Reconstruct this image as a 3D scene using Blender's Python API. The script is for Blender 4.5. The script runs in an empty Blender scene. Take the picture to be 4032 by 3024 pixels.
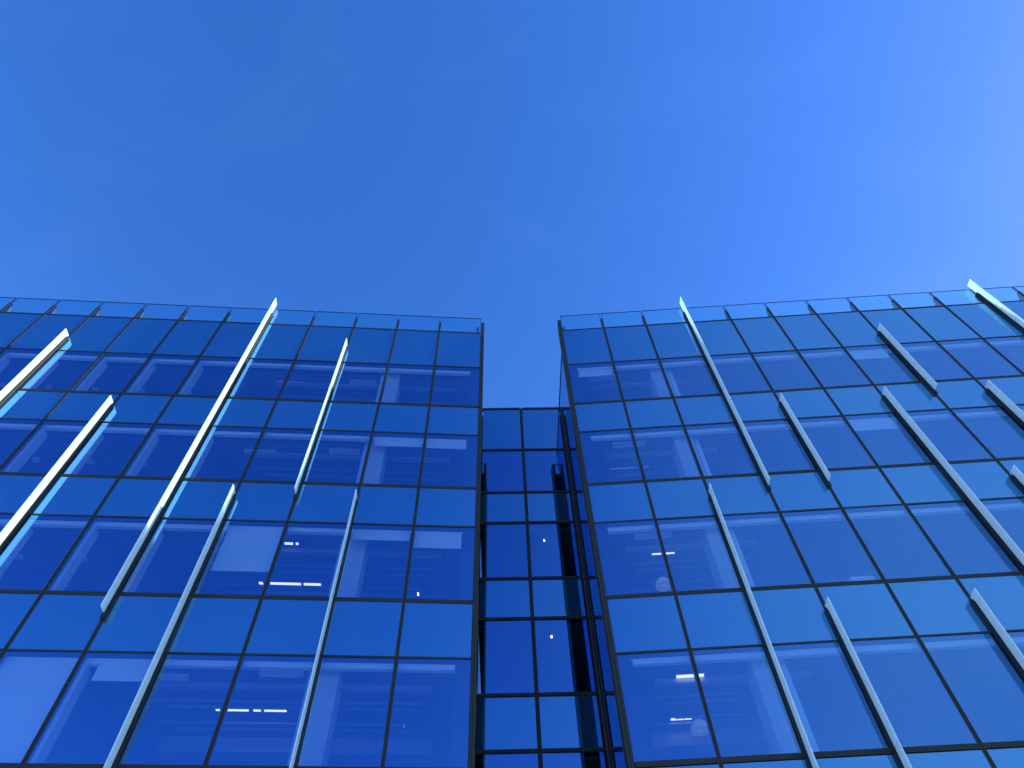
import bpy, bmesh, math, random
from mathutils import Matrix, Vector
random.seed(7)
S = bpy.context.scene
COL = S.collection
CAMZ = 1.6                                   # eye height above the plaza

# ------------------------------------------------------------------ camera
PITCH, ROLL = math.radians(56.0708), math.radians(-2.2882)
fw = Vector((0, math.cos(PITCH), math.sin(PITCH)))
r0 = Vector((1, 0, 0)); u0 = Vector((0, -math.sin(PITCH), math.cos(PITCH)))
rv = math.cos(ROLL)*r0 + math.sin(ROLL)*u0
uv = -math.sin(ROLL)*r0 + math.cos(ROLL)*u0
cd = bpy.data.cameras.new('camera'); cam = bpy.data.objects.new('camera', cd); COL.objects.link(cam)
m = Matrix((rv, uv, -fw)).transposed().to_4x4(); m.translation = (0, 0, CAMZ)
cam.matrix_world = m
cd.sensor_width = 36; cd.lens = 2746.1/4032*36
cd.clip_start = 0.05; cd.clip_end = 3000
S.camera = cam

# ------------------------------------------------------------------ light
SUN_AZ, SUN_EL = math.radians(1.0), math.radians(24.0)     # azimuth from +x towards +y
w = bpy.data.worlds.new("World"); S.world = w; w.use_nodes = True
nt = w.node_tree; nt.nodes.clear()
def N(t, kind, **kw):
    n = t.nodes.new(kind)
    for k, v in kw.items(): setattr(n, k, v)
    return n
sky = N(nt, 'ShaderNodeTexSky', sky_type='NISHITA', sun_disc=False)
sky.sun_elevation = SUN_EL; sky.sun_rotation = math.pi/2 - SUN_AZ
sky.altitude = 0; sky.air_density = 1.0; sky.dust_density = 0.25; sky.ozone_density = 3.0
hs = N(nt, 'ShaderNodeHueSaturation'); hs.inputs['Saturation'].default_value = 1.295
tint = N(nt, 'ShaderNodeMix', data_type='RGBA', blend_type='MULTIPLY')
tint.inputs[0].default_value = 1.0
tint.inputs[7].default_value = (1.30, 0.94, 1.27, 1)
bg = N(nt, 'ShaderNodeBackground'); bg.inputs['Strength'].default_value = 0.15
out = N(nt, 'ShaderNodeOutputWorld')
nt.links.new(sky.outputs[0], hs.inputs['Color']); nt.links.new(hs.outputs[0], tint.inputs[6])
tcw = N(nt, 'ShaderNodeTexCoord'); mpw = N(nt, 'ShaderNodeMapping'); mpw.inputs['Scale'].default_value = (2.2, 5.0, 2.2); mpw.inputs['Rotation'].default_value = (0, .3, .5)
nzw = N(nt, 'ShaderNodeTexNoise'); nzw.inputs['Scale'].default_value = 1.6; nzw.inputs['Detail'].default_value = 7; nzw.inputs['Roughness'].default_value = .55; nzw.inputs['Distortion'].default_value = .6
mrw = N(nt, 'ShaderNodeMapRange'); mrw.inputs['From Min'].default_value = .50; mrw.inputs['From Max'].default_value = .80; mrw.inputs['To Max'].default_value = .014
cld = N(nt, 'ShaderNodeMix', data_type='RGBA'); cld.inputs[7].default_value = (3.2, 5.2, 8.0, 1)
nt.links.new(tcw.outputs['Generated'], mpw.inputs['Vector']); nt.links.new(mpw.outputs[0], nzw.inputs['Vector'])
nt.links.new(nzw.outputs[0], mrw.inputs['Value']); nt.links.new(mrw.outputs[0], cld.inputs[0])
# pale haze added to the unseen sky behind the camera, brightening right wing reflections
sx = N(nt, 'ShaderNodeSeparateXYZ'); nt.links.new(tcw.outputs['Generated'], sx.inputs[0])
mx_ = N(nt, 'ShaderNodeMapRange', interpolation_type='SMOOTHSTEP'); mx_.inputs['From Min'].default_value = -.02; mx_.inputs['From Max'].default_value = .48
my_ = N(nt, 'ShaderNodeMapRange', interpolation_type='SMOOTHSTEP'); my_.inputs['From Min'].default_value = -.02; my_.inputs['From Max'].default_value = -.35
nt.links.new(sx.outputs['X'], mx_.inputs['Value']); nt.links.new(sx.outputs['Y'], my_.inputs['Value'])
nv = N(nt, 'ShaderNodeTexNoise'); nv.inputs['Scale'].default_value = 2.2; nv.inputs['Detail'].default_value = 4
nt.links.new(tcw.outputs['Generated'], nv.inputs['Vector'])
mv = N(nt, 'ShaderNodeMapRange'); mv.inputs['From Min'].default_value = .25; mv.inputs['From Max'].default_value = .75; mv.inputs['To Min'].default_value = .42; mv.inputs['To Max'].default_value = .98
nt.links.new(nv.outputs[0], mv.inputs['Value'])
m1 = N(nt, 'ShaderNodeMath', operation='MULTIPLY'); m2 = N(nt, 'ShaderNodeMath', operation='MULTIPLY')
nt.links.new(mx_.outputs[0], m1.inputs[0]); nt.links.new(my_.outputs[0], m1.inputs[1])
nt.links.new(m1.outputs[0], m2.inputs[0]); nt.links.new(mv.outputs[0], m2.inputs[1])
added_haze = N(nt, 'ShaderNodeMix', data_type='RGBA'); added_haze.inputs[7].default_value = (1.75, 2.75, 4.2, 1)
nt.links.new(m2.outputs[0], added_haze.inputs[0]); nt.links.new(tint.outputs[2], added_haze.inputs[6])
nt.links.new(added_haze.outputs[2], cld.inputs[6]); nt.links.new(cld.outputs[2], bg.inputs['Color']); nt.links.new(bg.outputs[0], out.inputs[0])
sd = bpy.data.lights.new('sun', 'SUN'); sd.energy = 5.0; sd.angle = math.radians(0.5); sd.color = (1, .95, .86)
so = bpy.data.objects.new('sun', sd); COL.objects.link(so)
sdir = Vector((math.cos(SUN_AZ)*math.cos(SUN_EL), math.sin(SUN_AZ)*math.cos(SUN_EL), math.sin(SUN_EL)))
so.rotation_euler = sdir.to_track_quat('Z', 'Y').to_euler(); so.location = (60, 0, 60)
S.view_settings.view_transform = 'Standard'; S.view_settings.look = 'None'
S.view_settings.exposure = 0.97; S.view_settings.gamma = 1
S.cycles.max_bounces = 12; S.cycles.transparent_max_bounces = 24
S.cycles.glossy_bounces = 6; S.cycles.diffuse_bounces = 4
S.cycles.caustics_reflective = False

# ------------------------------------------------------------------ materials
def new_mat(name):
    mt = bpy.data.materials.new(name); mt.use_nodes = True; mt.node_tree.nodes.clear()
    return mt, mt.node_tree
def plain(name, col, rough=.5, metal=0, noise=0.0, scale=3.0, emit=None, strength=0):
    mt, t = new_mat(name)
    b = N(t, 'ShaderNodeBsdfPrincipled'); o = N(t, 'ShaderNodeOutputMaterial')
    b.inputs['Roughness'].default_value = rough; b.inputs['Metallic'].default_value = metal
    if name == 'dark_aluminium': b.inputs['Specular IOR Level'].default_value = .2
    if noise:
        tc = N(t, 'ShaderNodeTexCoord'); nz = N(t, 'ShaderNodeTexNoise'); nz.inputs['Scale'].default_value = scale
        nz.inputs['Detail'].default_value = 6
        cr = N(t, 'ShaderNodeMix', data_type='RGBA')
        cr.inputs[6].default_value = (*[c*(1-noise) for c in col], 1); cr.inputs[7].default_value = (*[min(1, c*(1+noise)) for c in col], 1)
        t.links.new(tc.outputs['Object'], nz.inputs['Vector']); t.links.new(nz.outputs[0], cr.inputs[0])
        t.links.new(cr.outputs[2], b.inputs['Base Color'])
    else: b.inputs['Base Color'].default_value = (*col, 1)
    if emit:
        b.inputs['Emission Color'].default_value = (*emit, 1); b.inputs['Emission Strength'].default_value = strength
    t.links.new(b.outputs[0], o.inputs[0]); return mt
def schlick(t, f0):
    lw = N(t, 'ShaderNodeLayerWeight'); lw.inputs['Blend'].default_value = .5
    p = N(t, 'ShaderNodeMath', operation='POWER'); p.inputs[1].default_value = 5
    t.links.new(lw.outputs['Facing'], p.inputs[0])
    mr = N(t, 'ShaderNodeMapRange'); mr.inputs['To Min'].default_value = f0; mr.inputs['To Max'].default_value = 1
    t.links.new(p.outputs[0], mr.inputs['Value'])
    return p.outputs[0], mr.outputs[0]
def glass(name, f0, refl, trans=None, back=None, wav=0.0):
    """coated glass: mirror reflection over tinted see-through, or over an opaque backing"""
    mt, t = new_mat(name)
    p, fac = schlick(t, f0)
    gl = N(t, 'ShaderNodeBsdfGlossy'); gl.inputs['Roughness'].default_value = 0.0
    c = N(t, 'ShaderNodeMix', data_type='RGBA'); c.inputs[6].default_value = (*refl, 1); c.inputs[7].default_value = (1, 1, 1, 1)
    t.links.new(p, c.inputs[0]); t.links.new(c.outputs[2], gl.inputs['Color'])
    if trans:
        un = N(t, 'ShaderNodeBsdfTransparent'); un.inputs['Color'].default_value = (*trans, 1)
    else:
        un = N(t, 'ShaderNodeBsdfDiffuse'); un.inputs['Color'].default_value = (*back, 1)
    if wav:
        tc = N(t, 'ShaderNodeTexCoord'); nz = N(t, 'ShaderNodeTexNoise'); nz.inputs['Scale'].default_value = .9
        oi = N(t, 'ShaderNodeObjectInfo'); ad = N(t, 'ShaderNodeVectorMath', operation='ADD')
        mul = N(t, 'ShaderNodeMath', operation='MULTIPLY'); mul.inputs[1].default_value = 40
        t.links.new(oi.outputs['Random'], mul.inputs[0])
        t.links.new(tc.outputs['Object'], ad.inputs[0]); t.links.new(mul.outputs[0], ad.inputs[1])
        t.links.new(ad.outputs[0], nz.inputs['Vector'])
        bp = N(t, 'ShaderNodeBump'); bp.inputs['Strength'].default_value = wav; bp.inputs['Distance'].default_value = .02
        t.links.new(nz.outputs[0], bp.inputs['Height']); t.links.new(bp.outputs[0], gl.inputs['Normal'])
    mx = N(t, 'ShaderNodeMixShader'); o = N(t, 'ShaderNodeOutputMaterial')
    t.links.new(fac, mx.inputs[0]); t.links.new(un.outputs[0], mx.inputs[1]); t.links.new(gl.outputs[0], mx.inputs[2])
    t.links.new(mx.outputs[0], o.inputs[0]); return mt
M = {}
M['vision'] = glass('vision_glass', .41, (.17, .47, 1), trans=(.58, .80, .90), wav=.002)
M['spandrel'] = glass('spandrel_glass', .42, (.21, .57, 1), back=(.012, .07, .15), wav=.002)
M['inner'] = glass('inner_glass_face', .02, (1, 1, 1), trans=(.95, .97, 1))
M['parapet'] = glass('parapet_glass', .16, (.4, .7, 1), trans=(.60, .90, .93))
M['return'] = glass('return_glass', .36, (.3, .55, 1), back=(.02, .06, .12))
M['edge'] = plain('glass_edge', (.01, .025, .07), .25)
M['frame'] = plain('dark_aluminium', (.022, .032, .028), .6, .1, .15, 6)
M['cap'] = plain('grey_aluminium_cap', (.10, .11, .12), .45, .4, .1, 4)
M['slab'] = plain('dark_slab', (.06, .06, .065), .9)
M['ceiling'] = plain('ceiling_paint', (.11, .11, .12), .9, 0, .12, 1.2)
M['wall'] = plain('inner_wall', (.08, .08, .09), .9, 0, .1, .8)
M['light_trim'] = plain('pale_trim', (.85, .86, .87), .7)
M['concrete'] = plain('bare_concrete', (.58, .58, .57), .9, 0, .22, 5)
M['blind'] = plain('blind_fabric', (.80, .82, .83), .95, 0, .04, 9)
M['duct'] = plain('galvanised_duct', (.42, .43, .45), .45, .3, .1, 5)
M['lamp'] = plain('lit_tube', (.9, .85, .8), .5, emit=(1, .72, .68), strength=1.25)
M['bulb'] = plain('lit_bulb', (.9, .85, .8), .5, emit=(1, .85, .62), strength=9)
M['paper'] = plain('paper_shade', (.85, .85, .83), .9, emit=(1, .9, .8), strength=.06)
M['carton'] = plain('white_card', (.82, .83, .84), .8)
M['ground'] = plain('plaza_paving', (.40, .46, .50), .85, 0, .14, .8)
def fin_mat():
    mt, t = new_mat('white_translucent_fin')
    d = N(t, 'ShaderNodeBsdfPrincipled'); d.inputs['Base Color'].default_value = (.64, .92, .98, 1); d.inputs['Roughness'].default_value = .35
    tr = N(t, 'ShaderNodeBsdfTranslucent'); tr.inputs['Color'].default_value = (.80, .96, .96, 1)
    mx = N(t, 'ShaderNodeMixShader'); mx.inputs[0].default_value = .45; o = N(t, 'ShaderNodeOutputMaterial')
    t.links.new(d.outputs[0], mx.inputs[1]); t.links.new(tr.outputs[0], mx.inputs[2]); t.links.new(mx.outputs[0], o.inputs[0]); return mt
M['fin'] = fin_mat()

# ------------------------------------------------------------------ geometry helpers
class Frame:
    """a facade's own axes: s along it, away from the middle; o outwards to the street; z up"""
    def __init__(self, x, y, ang, sgn):
        self.p = Vector((x, y, 0)); self.t = Vector((math.cos(ang), math.sin(ang), 0))
        self.n = Vector((math.sin(ang), -math.cos(ang), 0)); self.ang = ang; self.sgn = sgn
    def P(self, s, o, z): return self.p + self.t*(s*self.sgn) + self.n*o + Vector((0, 0, z))
ROOT = Vector((0.3, 15.8, 0))
class MB:
    """collects boxes and other shapes in local axes (x along, y = into the building, z up)"""
    def __init__(self): self.bm = bmesh.new(); self.mats = []
    def mi(self, mat):
        if mat not in self.mats: self.mats.append(mat)
        return self.mats.index(mat)
    def box(self, x0, x1, y0, y1, z0, z1, mat, front=None, fy='lo'):
        v = [self.bm.verts.new((x, y, z)) for x in (x0, x1) for y in (y0, y1) for z in (z0, z1)]
        F = [(0, 1, 3, 2), (4, 6, 7, 5), (0, 4, 5, 1), (2, 3, 7, 6), (0, 2, 6, 4), (1, 5, 7, 3)]
        for k, q in enumerate(F):
            f = self.bm.faces.new([v[i] for i in q])
            mm = mat
            if front and k == 2: mm = front
            f.material_index = self.mi(mm)
        return self
    def prism(self, pts, y0, y1, mat):
        a = [self.bm.verts.new((x, y0, z)) for x, z in pts]; b = [self.bm.verts.new((x, y1, z)) for x, z in pts]
        n = len(pts); i = self.mi(mat)
        for q in [a[::-1], b] + [[a[k], a[(k+1) % n], b[(k+1) % n], b[k]] for k in range(n)]:
            self.bm.faces.new(q).material_index = i
        return self
    def lathe(self, prof, mat, seg=20, cx=0, cy=0):
        i = self.mi(mat); rings = []
        for r, z in prof:
            rings.append([self.bm.verts.new((cx+r*math.cos(2*math.pi*k/seg), cy+r*math.sin(2*math.pi*k/seg), z)) for k in range(seg)])
        for a, b in zip(rings, rings[1:]):
            for k in range(seg):
                f = self.bm.faces.new((a[k], a[(k+1) % seg], b[(k+1) % seg], b[k])); f.material_index = i; f.smooth = True
        for rg in (rings[0], rings[-1]):
            self.bm.faces.new(rg).material_index = i
        return self
    def mesh(self, name, bevel=0):
        bmesh.ops.recalc_face_normals(self.bm, faces=self.bm.faces)
        if bevel:
            bmesh.ops.bevel(self.bm, geom=list(self.bm.edges), offset=bevel, segments=1, affect='EDGES')
        me = bpy.data.meshes.new(name); self.bm.to_mesh(me); self.bm.free()
        for k in self.mats: me.materials.append(M[k])
        return me
def link(name, me, parent=None, loc=(0, 0, 0), rz=0):
    o = bpy.data.objects.new(name, me); COL.objects.link(o)
    if parent: o.parent = parent
    o.location = loc; o.rotation_euler = (0, 0, rz); return o
def tag(o, label=None, cat=None, group=None, kind=None):
    if label: o['label'] = label
    if cat: o['category'] = cat
    if group: o['group'] = group
    if kind: o['kind'] = kind
    return o

# ------------------------------------------------------------------ setting
g = MB()
nx = 40
g.box(-400, 400, -400, 400, -.5, 0, 'ground')
gr = link('ground', g.mesh('ground')); tag(gr, kind='structure')

# ------------------------------------------------------------------ the building
Z0 = CAMZ
H = [z+Z0 for z in (22.65, 21.56, 19.29, 17.085, 15.70, 13.485, 12.11, 9.885, 8.505, 6.31)]   # parapet top, then transoms downwards
PW = 1.5
NC = 14
building = bpy.data.objects.new('glass_office_building', None); COL.objects.link(building); building.location = ROOT
tag(building, 'blue glass office building with two splayed wings, white fins and a recessed middle bay', 'building')
FL = Frame(-1.0085, 12.287, 0.09632, -1)
FR = Frame(1.8337, 12.308, -0.02835, 1)
CA = math.radians(2.0)
FC = Frame(0.3, 15.82, CA, 1)

_cache = {}
def pane_mesh(kind, wd, ht):
    key = (kind, round(wd, 3), round(ht, 3))
    if key in _cache: return _cache[key]
    b = MB(); x = wd/2; z = ht/2
    if kind == 'window': b.box(-x, x, 0, .03, -z, z, 'inner', front='vision')
    elif kind == 'spandrel_panel': b.box(-x, x, 0, .03, -z, z, 'slab', front='spandrel')
    elif kind == 'return_panel': b.box(-x, x, 0, .03, -z, z, 'slab', front='return')
    _cache[key] = b.mesh(kind); return _cache[key]

class Wing:
    def __init__(self, fr, label):
        self.f = fr
        self.core = None; self.base = fr.P(0, 0, 0)
        self.label = label
    def place(self, name, me, s, o, z, mirror=False):
        """one mesh, local x = +along s direction in world, set at facade coordinates"""
        p = self.f.P(s, o, z)
        ob = link(name, me, self.core, p - self.base, self.f.ang)
        if mirror: ob.scale = (-1, 1, 1)
        return ob
    def add(self, name, mb, bevel=0):
        """a mesh written in (s, depth, z) of this facade"""
        if self.f.sgn < 0:
            for v in mb.bm.verts: v.co.x = -v.co.x
        c = Vector((0, 0, 0))
        vs = [v.co.copy() for v in mb.bm.verts]
        lo = Vector([min(v[k] for v in vs) for k in range(3)]); hi = Vector([max(v[k] for v in vs) for k in range(3)])
        c = (lo+hi)/2; c.z = lo.z
        for v in mb.bm.verts: v.co -= c
        me = mb.mesh(name, bevel)
        p = self.f.p + self.f.t*c.x - self.f.n*c.y + Vector((0, 0, c.z))
        if self.core is None:
            ob = link(name, me, building, p - ROOT, self.f.ang)
        else:
            ob = link(name, me, self.core, (p - self.base), self.f.ang)
        return ob
    def start(self, mb):
        if self.f.sgn < 0:
            for v in mb.bm.verts: v.co.x = -v.co.x
        # the core keeps no rotation so that its children can be placed in world directions
        R = Matrix.Rotation(self.f.ang, 4, 'Z')
        for v in mb.bm.verts: v.co = R @ v.co
        self.core = link('wing', mb.mesh('wing'), building, self.base - ROOT)
        self.core['label'] = self.label
LV = list(range(1, 9, 2))                      # transom index above each storey's window: H[2], H[4], H[6], H[8]
def wing(fr, label, fins, zone):
    W = Wing(fr, label); L = NC*PW; D = 9.0
    b = MB()
    # roof slab, floor slabs, back wall, far end wall
    b.box(.36, L, .20, D, H[1]-.45, H[1]-.06, 'slab')
    for k in (3, 5, 7, 9):
        b.box(.36, L, .12, D, H[k]-1.15, H[k]-.02, 'slab')
    b.box(.36, L, D, D+.3, 0, H[1]-.06, 'wall')
    b.box(L, L+.3, .0, D+.3, 0, H[0]-.4, 'slab')
    b.box(.36, L, 6.2, 6.3, 4.0, H[1]-.5, 'wall')
    # the storeys below the picture
    b.box(.30, L, .0, .06, H[9]-1.35, H[9]-.07, 'slab', front='spandrel')
    b.box(.30, L, .05, .09, 4.4, H[9]-1.47, 'slab', front='spandrel')
    b.box(.30, L, .05, .09, 0.3, 4.2, 'slab', front='spandrel')
    b.box(.30, L, .03, .14, 4.2, 4.4, 'frame'); b.box(.30, L, .02, .14, H[9]-1.47, H[9]-1.35, 'frame')
    b.box(.30, L, .03, .14, 0.0, 0.3, 'frame')
    W.start(b)
    gw, gz = .030, .035
    for c in range(NC):
        s0, s1 = c*PW, (c+1)*PW; sc = (s0+s1)/2
        for k in range(1, 9):
            zt, zb = H[k]-(.042 if k in (3, 5, 7) else .017), H[k+1]+(.042 if k+1 in (3, 5, 7, 9) else .017)
            kind = 'spandrel_panel' if k % 2 else 'window'
            pn = W.place(kind, pane_mesh(kind, PW-2*gw, zt-zb), sc, random.uniform(-.001, .001), (zt+zb)/2)
            pn.rotation_euler = (random.gauss(0, .0016), 0, fr.ang + random.gauss(0, .0016))   # panes never sit quite true
    # vertical mullions: twin dark strips with a groove
    me = MB()
    for x0, x1 in ((-.036, -.008), (.008, .036)): me.box(x0, x1, -.014, .10, 0, H[1]+.70, 'frame')
    me.box(-.0085, .0085, -.002, .10, 0, H[1]+.66, 'frame')
    mm = me.mesh('mullion')
    for c in range(1, NC+1): W.place('mullion', mm, c*PW, 0, 0)
    # transoms
    for k in range(1, 10):
        thick = k in (3, 5, 7, 9)
        h = .048 if thick else (.032 if k == 1 else .021)
        t = MB()
        for c in range(NC):
            x0, x1 = c*PW+.037, (c+1)*PW-.037
            if thick or k == 1:
                t.box(x0, x1, -.010, .10, H[k]-h, H[k]-.008, 'frame'); t.box(x0, x1, -.010, .10, H[k]+.008, H[k]+h, 'frame')
                t.box(x0, x1, -.012, .10, H[k]-.009, H[k]+.009, 'frame')
            else:
                t.box(x0, x1, -.014, .10, H[k]-h, H[k]+h, 'frame')
        W.add('transom', t)
    # glass parapet
    pm = MB(); x = PW/2-.022; z0, z1 = 0, H[0]-H[1]-.05
    e = .016
    pm.box(-x+e, x-e, 0, .02, z0, z1-e, 'inner', front='parapet')
    pm.box(-x, x, -.003, .023, z1-e, z1, 'edge'); pm.box(-x, -x+e, -.003, .023, z0, z1-e, 'edge'); pm.box(x-e, x, -.003, .023, z0, z1-e, 'edge')
    pm = pm.mesh('parapet_pane')
    pb = MB()                                    # steel post and stepped bracket behind each joint
    pb.box(-.022, .022, .12, .17, 0, .62, 'cap'); pb.box(-.012, .012, .171, .30, 0, .50, 'cap')
    pb.box(-.012, .012, .30, .40, 0, .30, 'cap'); pb.box(-.06, .06, .12, .42, -.05, 0, 'cap')
    pb = pb.mesh('parapet_post')
    for c in range(NC):
        W.place('parapet_pane', pm, (c+.5)*PW, 0, H[1]+.05)
        W.place('parapet_post', pb, (c+1)*PW, 0, H[1]+.02)
    # corner: twin mullion, grey end cap with depth, dark back panel
    e = MB()
    e.box(-.090, -.040, -.045, .30, 0, H[1]+.72, 'frame'); e.box(-.030, .020, -.045, .12, 0, H[1]+.70, 'frame')
    e.box(-.040, -.030, -.02, .12, 0, H[1]+.66, 'frame')
    W.add('corner_mullion', e)
    e = MB(); e.box(-.086, -.030, .301, .42, 0, H[1]+.60, 'cap'); W.add('end_cap', e)
    e = MB(); e.box(-.029, .34, .13, .40, 0, H[1]+.02, 'frame'); e.box(-.029, .02, .13, .40, H[1]+.021, H[1]+.62, 'frame'); W.add('back_panel', e)
    # fins
    for (c, zt, zb) in fins:
        zt += Z0; zb += Z0
        cuts = [zt] + [H[k]+.0 for k in (3, 5, 7, 9) if zb+.3 < H[k] < zt-.3] + [zb]
        if zt > H[1]: cuts = [zt] + [H[1]-.75] + cuts[1:]
        fb = MB()
        for a, d in zip(cuts, cuts[1:]):
            fb.box(c*PW-.011, c*PW+.011, -.318, -.040, d+.006, a-.006, 'fin')
        W.add('sun_fin', fb, .002)
        kb = MB(); kb.box(c*PW-.036, c*PW+.036, -.085, -.0145, zb-.10, min(zt-.10, H[1]+.68), 'frame')
        kb.box(c*PW-.018, c*PW+.018, -.105, -.086, zb-.02, min(zt-.16, H[1]+.6), 'frame')
        W.add('fin_bracket', kb)
    # interior, storey by storey
    for k in (2, 4, 6, 8):
        zt, zb = H[k], H[k+1]
        b = MB(); b.box(.36, L, .55, 6.2, zt-.02, zt+.12, 'ceiling')
        # ceiling beams across the room
        for j in range(7):
            y = 1.0 + j*.75
            b.box(.5, L-.1, y, y+.10, zt-.10, zt-.02, 'wall')
        W.add('ceiling', b)
        b = MB(); b.box(.30, L, .14, .24, zt-.17, zt-.055, 'light_trim'); b.box(.30, L, .125, .14, zt-.075, zt-.055, 'light_trim')
        W.add('blind_cassette', b)
        b = MB(); b.box(.27, .33, .14, .26, zb+.04, zt-.17, 'light_trim'); W.add('jamb', b)
        b = MB()
        b.box(.8, zone-.4, .80, .92, zt-.20, zt-.08, 'duct'); b.box(.8, zone-.5, 2.6, 2.95, zt-.52, zt-.2, 'duct')
        for j in range(6):
            xx = 1.1+j*.9
            if xx < zone-.6: b.box(xx, xx+.03, .84, .87, zt-.09, zt-.02, 'duct')
        for j, (yy, zz) in enumerate(((1.35, -.16), (1.62, -.13), (2.05, -.22), (2.4, -.15), (3.3, -.2), (3.9, -.14))):
            b.box(.9+.2*(j % 3), zone-.5-.3*(j % 2), yy, yy+.035+.02*(j % 2), zt+zz, zt+zz+.04, 'duct')
        W.add('duct', b)
        if fr.sgn < 0:                               # tiled ceiling with a slot and a sensor over the closed offices
            b = MB()
            for j in range(9):
                x0 = 7.7+j*1.5
                b.box(x0, x0+1.2, .62, .66, zt-.035, zt-.0205, 'frame'); b.box(x0+.5, x0+.74, 1.3, 1.5, zt-.10, zt-.0205, 'frame')
                b.box(x0+.3, x0+.54, 1.35, 1.5, zt-.08, zt-.0205, 'light_trim')
            for j in range(11): b.box(7.7+j*1.2, 7.7+j*1.2+.012, .7, 5.5, zt-.026, zt-.0205, 'slab')
            for j in range(6): b.box(7.7, L-.2, .95+j*.6, .95+j*.6+.012, zt-.027, zt-.0208, 'slab')
            W.add('ceiling_fitting', b)
    return W

FB = -1.0                                       # fins that run out of the picture go on down
fins_l = [(9, 20.15, 9.33), (7, 16.56, 5.7), (5, 22.95, 9.33), (3, 20.3, 12.96), (4, 13.02, 5.7), (2, 12.99, 2.1)]
fins_r = [(3, 22.95, 12.95), (10, 22.85, 12.95), (7, 20.15, 16.51), (4, 16.56, 12.95), (6, 16.56, 9.33), (8, 16.56, 9.33),
          (7, 12.93, 5.7), (2, 12.93, 2.1), (3, 9.34, 2.1), (5, 9.34, 2.1)]
WL = wing(FL, 'left wing with white fins catching the sun', fins_l, 7.0)
WR = wing(FR, 'right wing with pale blue fins in shade', fins_r, 4.4)

# concrete columns, pilasters
def cbox(W, name, s0, s1, y0, y1, z0, z1, mat):
    b = MB(); b.box(s0, s1, y0, y1, z0, z1, mat); return W.add(name, b)
for k in (2, 4, 6, 8):
    cbox(WL, 'column', 2.62, 3.22, .38, .95, H[k+1], H[k]-.02, 'concrete')
    cbox(WR, 'column', 2.72, 3.25, .38, .95, H[k+1], H[k]-.02, 'concrete')
    for c in range(5, 12):
        if c == 5 and k == 2: continue
        cbox(WL, 'pilaster', c*PW-.10, c*PW+.14, .125, .42, H[k+1]+.05, H[k]-.18, 'light_trim') if c > 4 else None
    cbox(WL, 'partition', 7.45, 7.55, .45, 6.1, H[k+1], H[k]-.03, 'wall')
    cbox(WR, 'partition', 3.30, 3.42, .45, 6.1, H[k+1], H[k]-.03, 'light_trim')

# ---- side walls of the recess and the middle bay
def recess():
    hw = 1.57                                   # half width between the return walls
    WC = Wing(FC, 'recessed middle bay between the wings')
    b = MB()
    b.box(-hw, hw, .12, 6, H[1]-.45, H[1]-.06, 'slab')
    for k in (3, 5, 7, 9): b.box(-hw+.1, hw-.1, .12, 6, H[k]-1.15, H[k]-.02, 'slab')
    b.box(-hw+.1, hw-.1, 5.8, 6, 0, H[1]-.5, 'wall')
    b.box(-hw, hw, 0, .06, 0.1, H[9]-1.47, 'slab', front='spandrel')
    b.box(-hw, hw, 0.01, .10, H[9]-1.47, H[9]-1.37, 'frame')
    WC.start(b); WC.core.name = 'middle_bay'
    top = 21.78+Z0
    lev = [top] + H[2:10] + [H[9]-1.37]
    gw = .05
    for c in (-1, 0):
        for k in range(9):
            zt, zb = lev[k]-.045, lev[k+1]+.045
            kind = 'window' if k % 2 else 'spandrel_panel'
            WC.place(kind, pane_mesh(kind, PW-2*gw, zt-zb), (c+.5)*PW, 0, (zt+zb)/2)
    mb = MB(); mb.box(-.05, .05, -.04, .10, 0, top-.02, 'frame'); WC.add('mullion', mb)
    for k in range(0, 10):
        t = MB()
        for x0, x1 in ((-hw+.07, -.051), (.051, hw-.07)): t.box(x0, x1, -.03, .10, lev[k]-.042, lev[k]+.042, 'frame')
        WC.add('transom', t)
    for sg in (-1, 1):
        e = MB(); x0, x1 = sorted((sg*(hw-.075), sg*hw)); e.box(x0, x1, -.05, .10, 0, top+.02, 'frame')
        e.box(*sorted((sg*(hw-.045), sg*(hw-.03))), -.062, -.05, 0, top, 'cap')
        WC.add('corner_post', e)
    for k in (2, 4, 6, 8):
        b = MB(); b.box(-hw+.1, hw-.1, .5, 5.8, H[k]-.02, H[k]+.1, 'ceiling'); WC.add('ceiling', b)
        b = MB(); b.box(-hw+.1, hw-.1, .16, .28, H[k]-.16, H[k]-.06, 'wall'); WC.add('blind_cassette', b)
    return WC
WC = recess()
# the return walls: big flush glass sheets running back past the middle bay
def return_wall(W, sg):
    hw = 1.57
    ft = FC.t*sg; dn = -FC.n                    # outward along the bay, and depth
    # front end: from just behind the wing's back panel to well behind the middle bay
    y_front = -3.12; y_back = 5.0
    joints = [y_front, -1.95, -.75, .45, 1.65, 2.85, y_back]
    for a, b_ in zip(joints, joints[1:]):
        mb = MB(); wd = b_-a-.012
        mb.box(0, .04, -wd/2, wd/2, 0, H[0]-.06, 'return')
        me = mb.mesh('return_panel')
        p = FC.P(sg*hw if sg > 0 else -hw-.04, -(a+b_)/2, 0)
        link('return_panel', me, W.core, p - W.base, FC.ang)
    mb = MB(); mb.box(0, .10, y_front, y_back, H[0]-.055, H[0], 'edge')
    p = FC.P(sg*(hw-.02) if sg > 0 else -hw-.08, 0, 0)
    link('coping', mb.mesh('coping'), W.core, p - W.base, FC.ang)
    mb = MB(); mb.box(.045, .075, y_front, y_back, 0, H[0]-.06, 'slab')
    p = FC.P(hw if sg > 0 else -hw-.12, 0, 0)
    link('return_lining', mb.mesh('return_lining'), W.core, p - W.base, FC.ang)
return_wall(WL, -1); return_wall(WR, 1)

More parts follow.
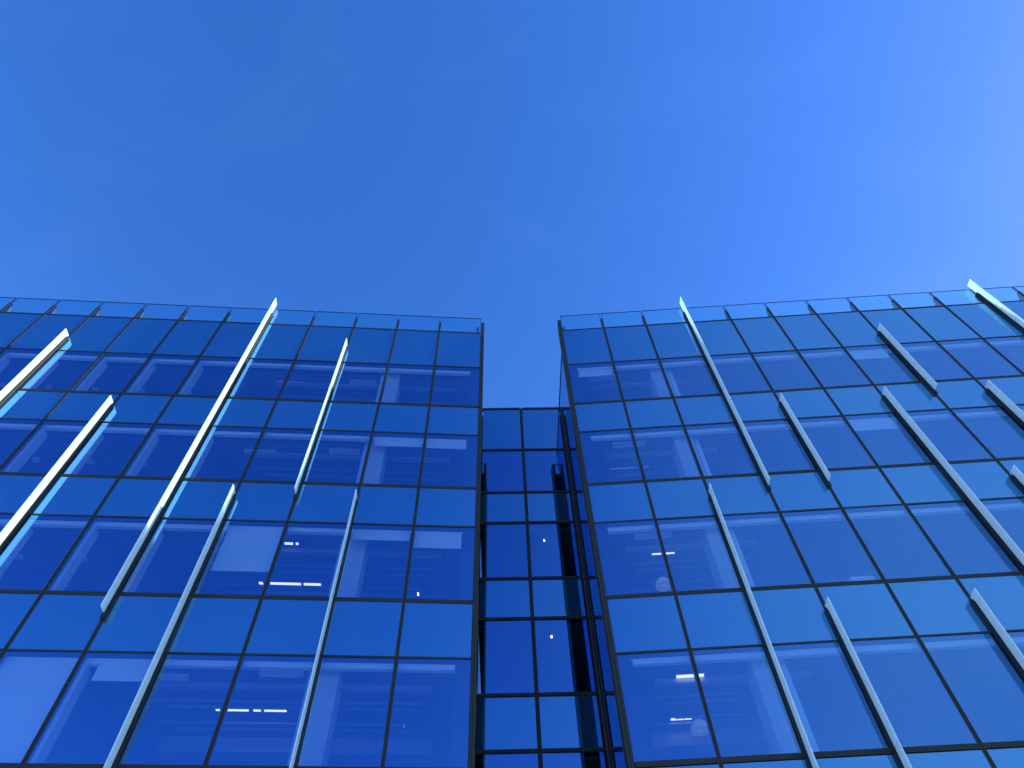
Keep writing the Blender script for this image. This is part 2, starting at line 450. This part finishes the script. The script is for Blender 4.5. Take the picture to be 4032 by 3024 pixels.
# ------------------------------------------------------------------ things inside the rooms
def at(fr, s, dep, z): return fr.P(s, -dep, z)
def blind(fr, s0, s1, z0, z1, dep, label):
    wd, h = s1-s0, z1-z0
    root = bpy.data.objects.new('roller_blind', None); COL.objects.link(root)
    root.location = at(fr, (s0+s1)/2, dep, z0); root.rotation_euler.z = fr.ang
    tag(root, label, 'blind', 'roller blinds behind the windows')
    b = MB(); b.box(-wd/2, wd/2, 0, .006, .02, h, 'blind'); link('fabric', b.mesh('fabric'), root)
    b = MB(); b.box(-wd/2, wd/2, -.006, .014, 0, .02, 'light_trim'); link('bottom_bar', b.mesh('bottom_bar'), root)

BL = [(FL, 4.56, 5.86, 10.69, 11.95, 'half lowered pale blind left of the pane with two rows of lit tubes'),
      (FL, .33, 1.46, 11.53, 11.96, 'short pale blind at the corner of the left wing above a bare glowing bulb'),
      (FL, 1.58, 2.92, 11.73, 11.95, 'thin rolled down strip of blind beside the bare concrete column'),
      (FL, .33, 1.46, 15.23, 15.52, 'short blind at the corner of the left wing, one storey above the glowing bulb pane'),
      (FL, 1.57, 2.92, 15.25, 15.51, 'short blind left of the small bulb near the top of the left wing'),
      (FL, 7.56, 8.92, 6.36, 8.40, 'fully lowered blind filling a window low on the left wing'),
      (FL, 6.10, 7.18, 7.98, 8.36, 'short blind right of the fully lowered blind, low on the left wing'),
      (FR, .28, 1.44, 18.72, 19.08, 'short blind in the top corner window of the right wing'),
      (FR, 9.02, 10.30, 18.72, 19.10, 'short blind high on the right wing beside a short pale fin'),
      (FR, 7.56, 8.90, 15.15, 15.52, 'short blind in the right wing beside the long pale fin')]
for fr, s0, s1, z0, z1, lb in BL: blind(fr, s0, s1, z0+Z0, z1+Z0, .132, lb)

def lamp(fr, dep, z, segs, wd, label):
    s0, s1 = min(a for a, b in segs), max(b for a, b in segs); sc = (s0+s1)/2
    root = bpy.data.objects.new('linear_lamp', None); COL.objects.link(root)
    root.location = at(fr, sc, dep, z+Z0); root.rotation_euler.z = fr.ang
    tag(root, label, 'ceiling lamp', 'linear lamps under the ceilings')
    b = MB(); b.box(-(s1-s0)/2-.15, (s1-s0)/2+.15, -wd/2-.015, wd/2+.015, .012, .07, 'frame'); link('housing', b.mesh('housing'), root)
    for a, c in segs:
        x0, x1 = sorted(((a-sc)*fr.sgn, (c-sc)*fr.sgn))
        b = MB(); b.box(x0, x1, -wd/2, wd/2, 0, .0115, 'lamp'); link('tube', b.mesh('tube'), root)
lamp(FL, .63, 12.0, [(4.42, 4.62), (4.29, 4.35)], .07, 'short lit tube high in the pane just right of the half lowered blind')
lamp(FL, 2.1, 12.0, [(5.33, 5.43), (4.38, 5.15), (3.88, 4.31)], .09, 'long lit tube low in the pane just right of the half lowered blind')
lamp(FL, 1.75, 8.4, [(5.20, 5.28), (4.61, 5.04), (4.36, 4.51), (3.83, 4.29)], .09, 'lit row of tubes in the lowest windows of the left wing')
lamp(FR, 1.4, 15.6, [(.95, 1.67), (1.78, 1.86), (1.92, 2.08)], .05, 'thin lit tube in the third row of windows down the right wing')
lamp(FR, 1.1, 12.0, [(1.46, 1.69), (1.80, 2.02)], .05, 'short thin lit tube midway down the right wing')
lamp(FR, .74, 8.4, [(1.26, 1.62), (1.64, 1.82)], .09, 'bright thick lit tube in the lowest window of the right wing')
lamp(FR, 2.3, 8.4, [(1.25, 1.52), (1.54, 1.70)], .07, 'thin lit tube below the bright thick one, low in the right wing')

def vent(fr, s0, s1, dep, z, label):
    wd = s1-s0
    root = bpy.data.objects.new('air_vent', None); COL.objects.link(root)
    root.location = at(fr, (s0+s1)/2, dep, z+Z0); root.rotation_euler.z = fr.ang
    tag(root, label, 'air vent', 'slotted air vents in the ceilings')
    b = MB(); x, y = wd/2, .085
    b.box(-x, x, -y, -y+.014, 0, .05, 'light_trim'); b.box(-x, x, y-.014, y, 0, .05, 'light_trim')
    b.box(-x, -x+.014, -y+.014, y-.014, 0, .05, 'light_trim'); b.box(x-.014, x, -y+.014, y-.014, 0, .05, 'light_trim')
    link('frame', b.mesh('frame'), root)
    b = MB()
    for yy in (-.03, .03): b.box(-x+.015, x-.015, yy-.010, yy+.010, .005, .04, 'light_trim')
    link('slats', b.mesh('slats'), root)
for fr, s0, s1, dp, z, lb in [
    (FL, 5.76, 6.66, .86, 19.16, 'air vent in the top storey of the left wing, beside the tallest white fin'),
    (FL, 3.40, 4.29, .70, 19.16, 'air vent in the top storey of the left wing, right of the short white fin'),
    (FL, 5.74, 6.65, .80, 15.56, 'air vent in the second storey down of the left wing, beside the tallest fin'),
    (FL, 3.38, 4.23, .66, 15.56, 'air vent in the second storey down, right of the short white fin'),
    (FL, 5.60, 6.18, .60, 8.36, 'air vent low in the left wing, right of the long lower fin'),
    (FL, 3.34, 4.19, .42, 8.36, 'air vent low in the left wing above the lit row of tubes'),
    (FR, .65, 1.55, .53, 19.16, 'air vent behind the short blind in the top corner window of the right wing'),
    (FR, .97, 1.89, .46, 15.56, 'air vent above the thin lit tube, third row down the right wing'),
    (FR, 1.00, 1.89, .42, 11.96, 'air vent midway down the right wing above a short lit tube')]:
    vent(fr, s0, s1, dp, z, lb)

def pendant(fr, s, dep, z, zceil, label, dome=False, lit=True):
    root = bpy.data.objects.new('pendant_lamp', None); COL.objects.link(root)
    root.location = at(fr, s, dep, z+Z0); root.rotation_euler.z = fr.ang
    tag(root, label, 'pendant lamp', 'pendant lamps hanging in the rooms')
    b = MB(); b.box(-.004, .004, -.004, .004, .12 if not dome else .24, zceil-z-.02, 'frame'); link('cord', b.mesh('cord'), root)
    if dome:
        prof = [(.205, 0), (.20, .06), (.17, .13), (.12, .19), (.06, .23), (.02, .24)]
        b = MB(); b.lathe(prof, 'paper', 24); link('lamp_shade', b.mesh('lamp_shade'), root)
        b = MB(); b.lathe([(.005, -.045), (.035, -.03), (.045, 0.0), (.02, .02)][::-1], 'paper', 14); link('bulb', b.mesh('bulb'), root)
    else:
        b = MB(); b.lathe([(.004, 0), (.015, .01), (.019, .03), (.015, .055), (.012, .075)], 'bulb' if lit else 'paper', 14); link('bulb', b.mesh('bulb'), root)
        b = MB(); b.lathe([(.016, .0755), (.02, .09), (.02, .12), (.006, .135)], 'frame', 14); link('socket', b.mesh('socket'), root)
pendant(FL, 1.51, .37, 15.29, 15.70, 'small glowing bulb under the short blinds near the top of the left wing')
pendant(FL, 1.36, 1.68, 11.40, 12.11, 'glowing bare bulb in the corner window of the left wing, midway down')
pendant(FL, 1.32, 1.29, 7.80, 8.50, 'unlit bare bulb in the lowest corner window of the left wing', lit=False)
pendant(FC, .53, .44, 15.32, 15.70, 'upper glowing bulb in the recessed middle bay')
pendant(FC, .51, .40, 11.78, 12.11, 'lower glowing bulb in the recessed middle bay')
pendant(FR, 1.68, 1.65, 11.45, 12.11, 'paper dome lamp midway down the right wing, below a thin lit tube', dome=True)
pendant(FR, 1.72, 1.82, 7.85, 8.50, 'paper dome lamp in the lowest window of the right wing', dome=True)

root = bpy.data.objects.new('document_box', None); COL.objects.link(root)
root.location = at(FR, 5.66, .30, H[7]-.02); root.rotation_euler.z = FR.ang
tag(root, 'white cardboard box standing on the window sill of the right wing', 'box')
b = MB(); b.box(-.26, .26, -.14, .16, 0.0, .24, 'carton'); link('carton', b.mesh('carton', .004), root)
b = MB(); b.prism([(-.275, .241), (.275, .241), (.275, .29), (.25, .31), (-.25, .31), (-.275, .29)], -.155, .175, 'carton'); link('lid', b.mesh('lid', .003), root)
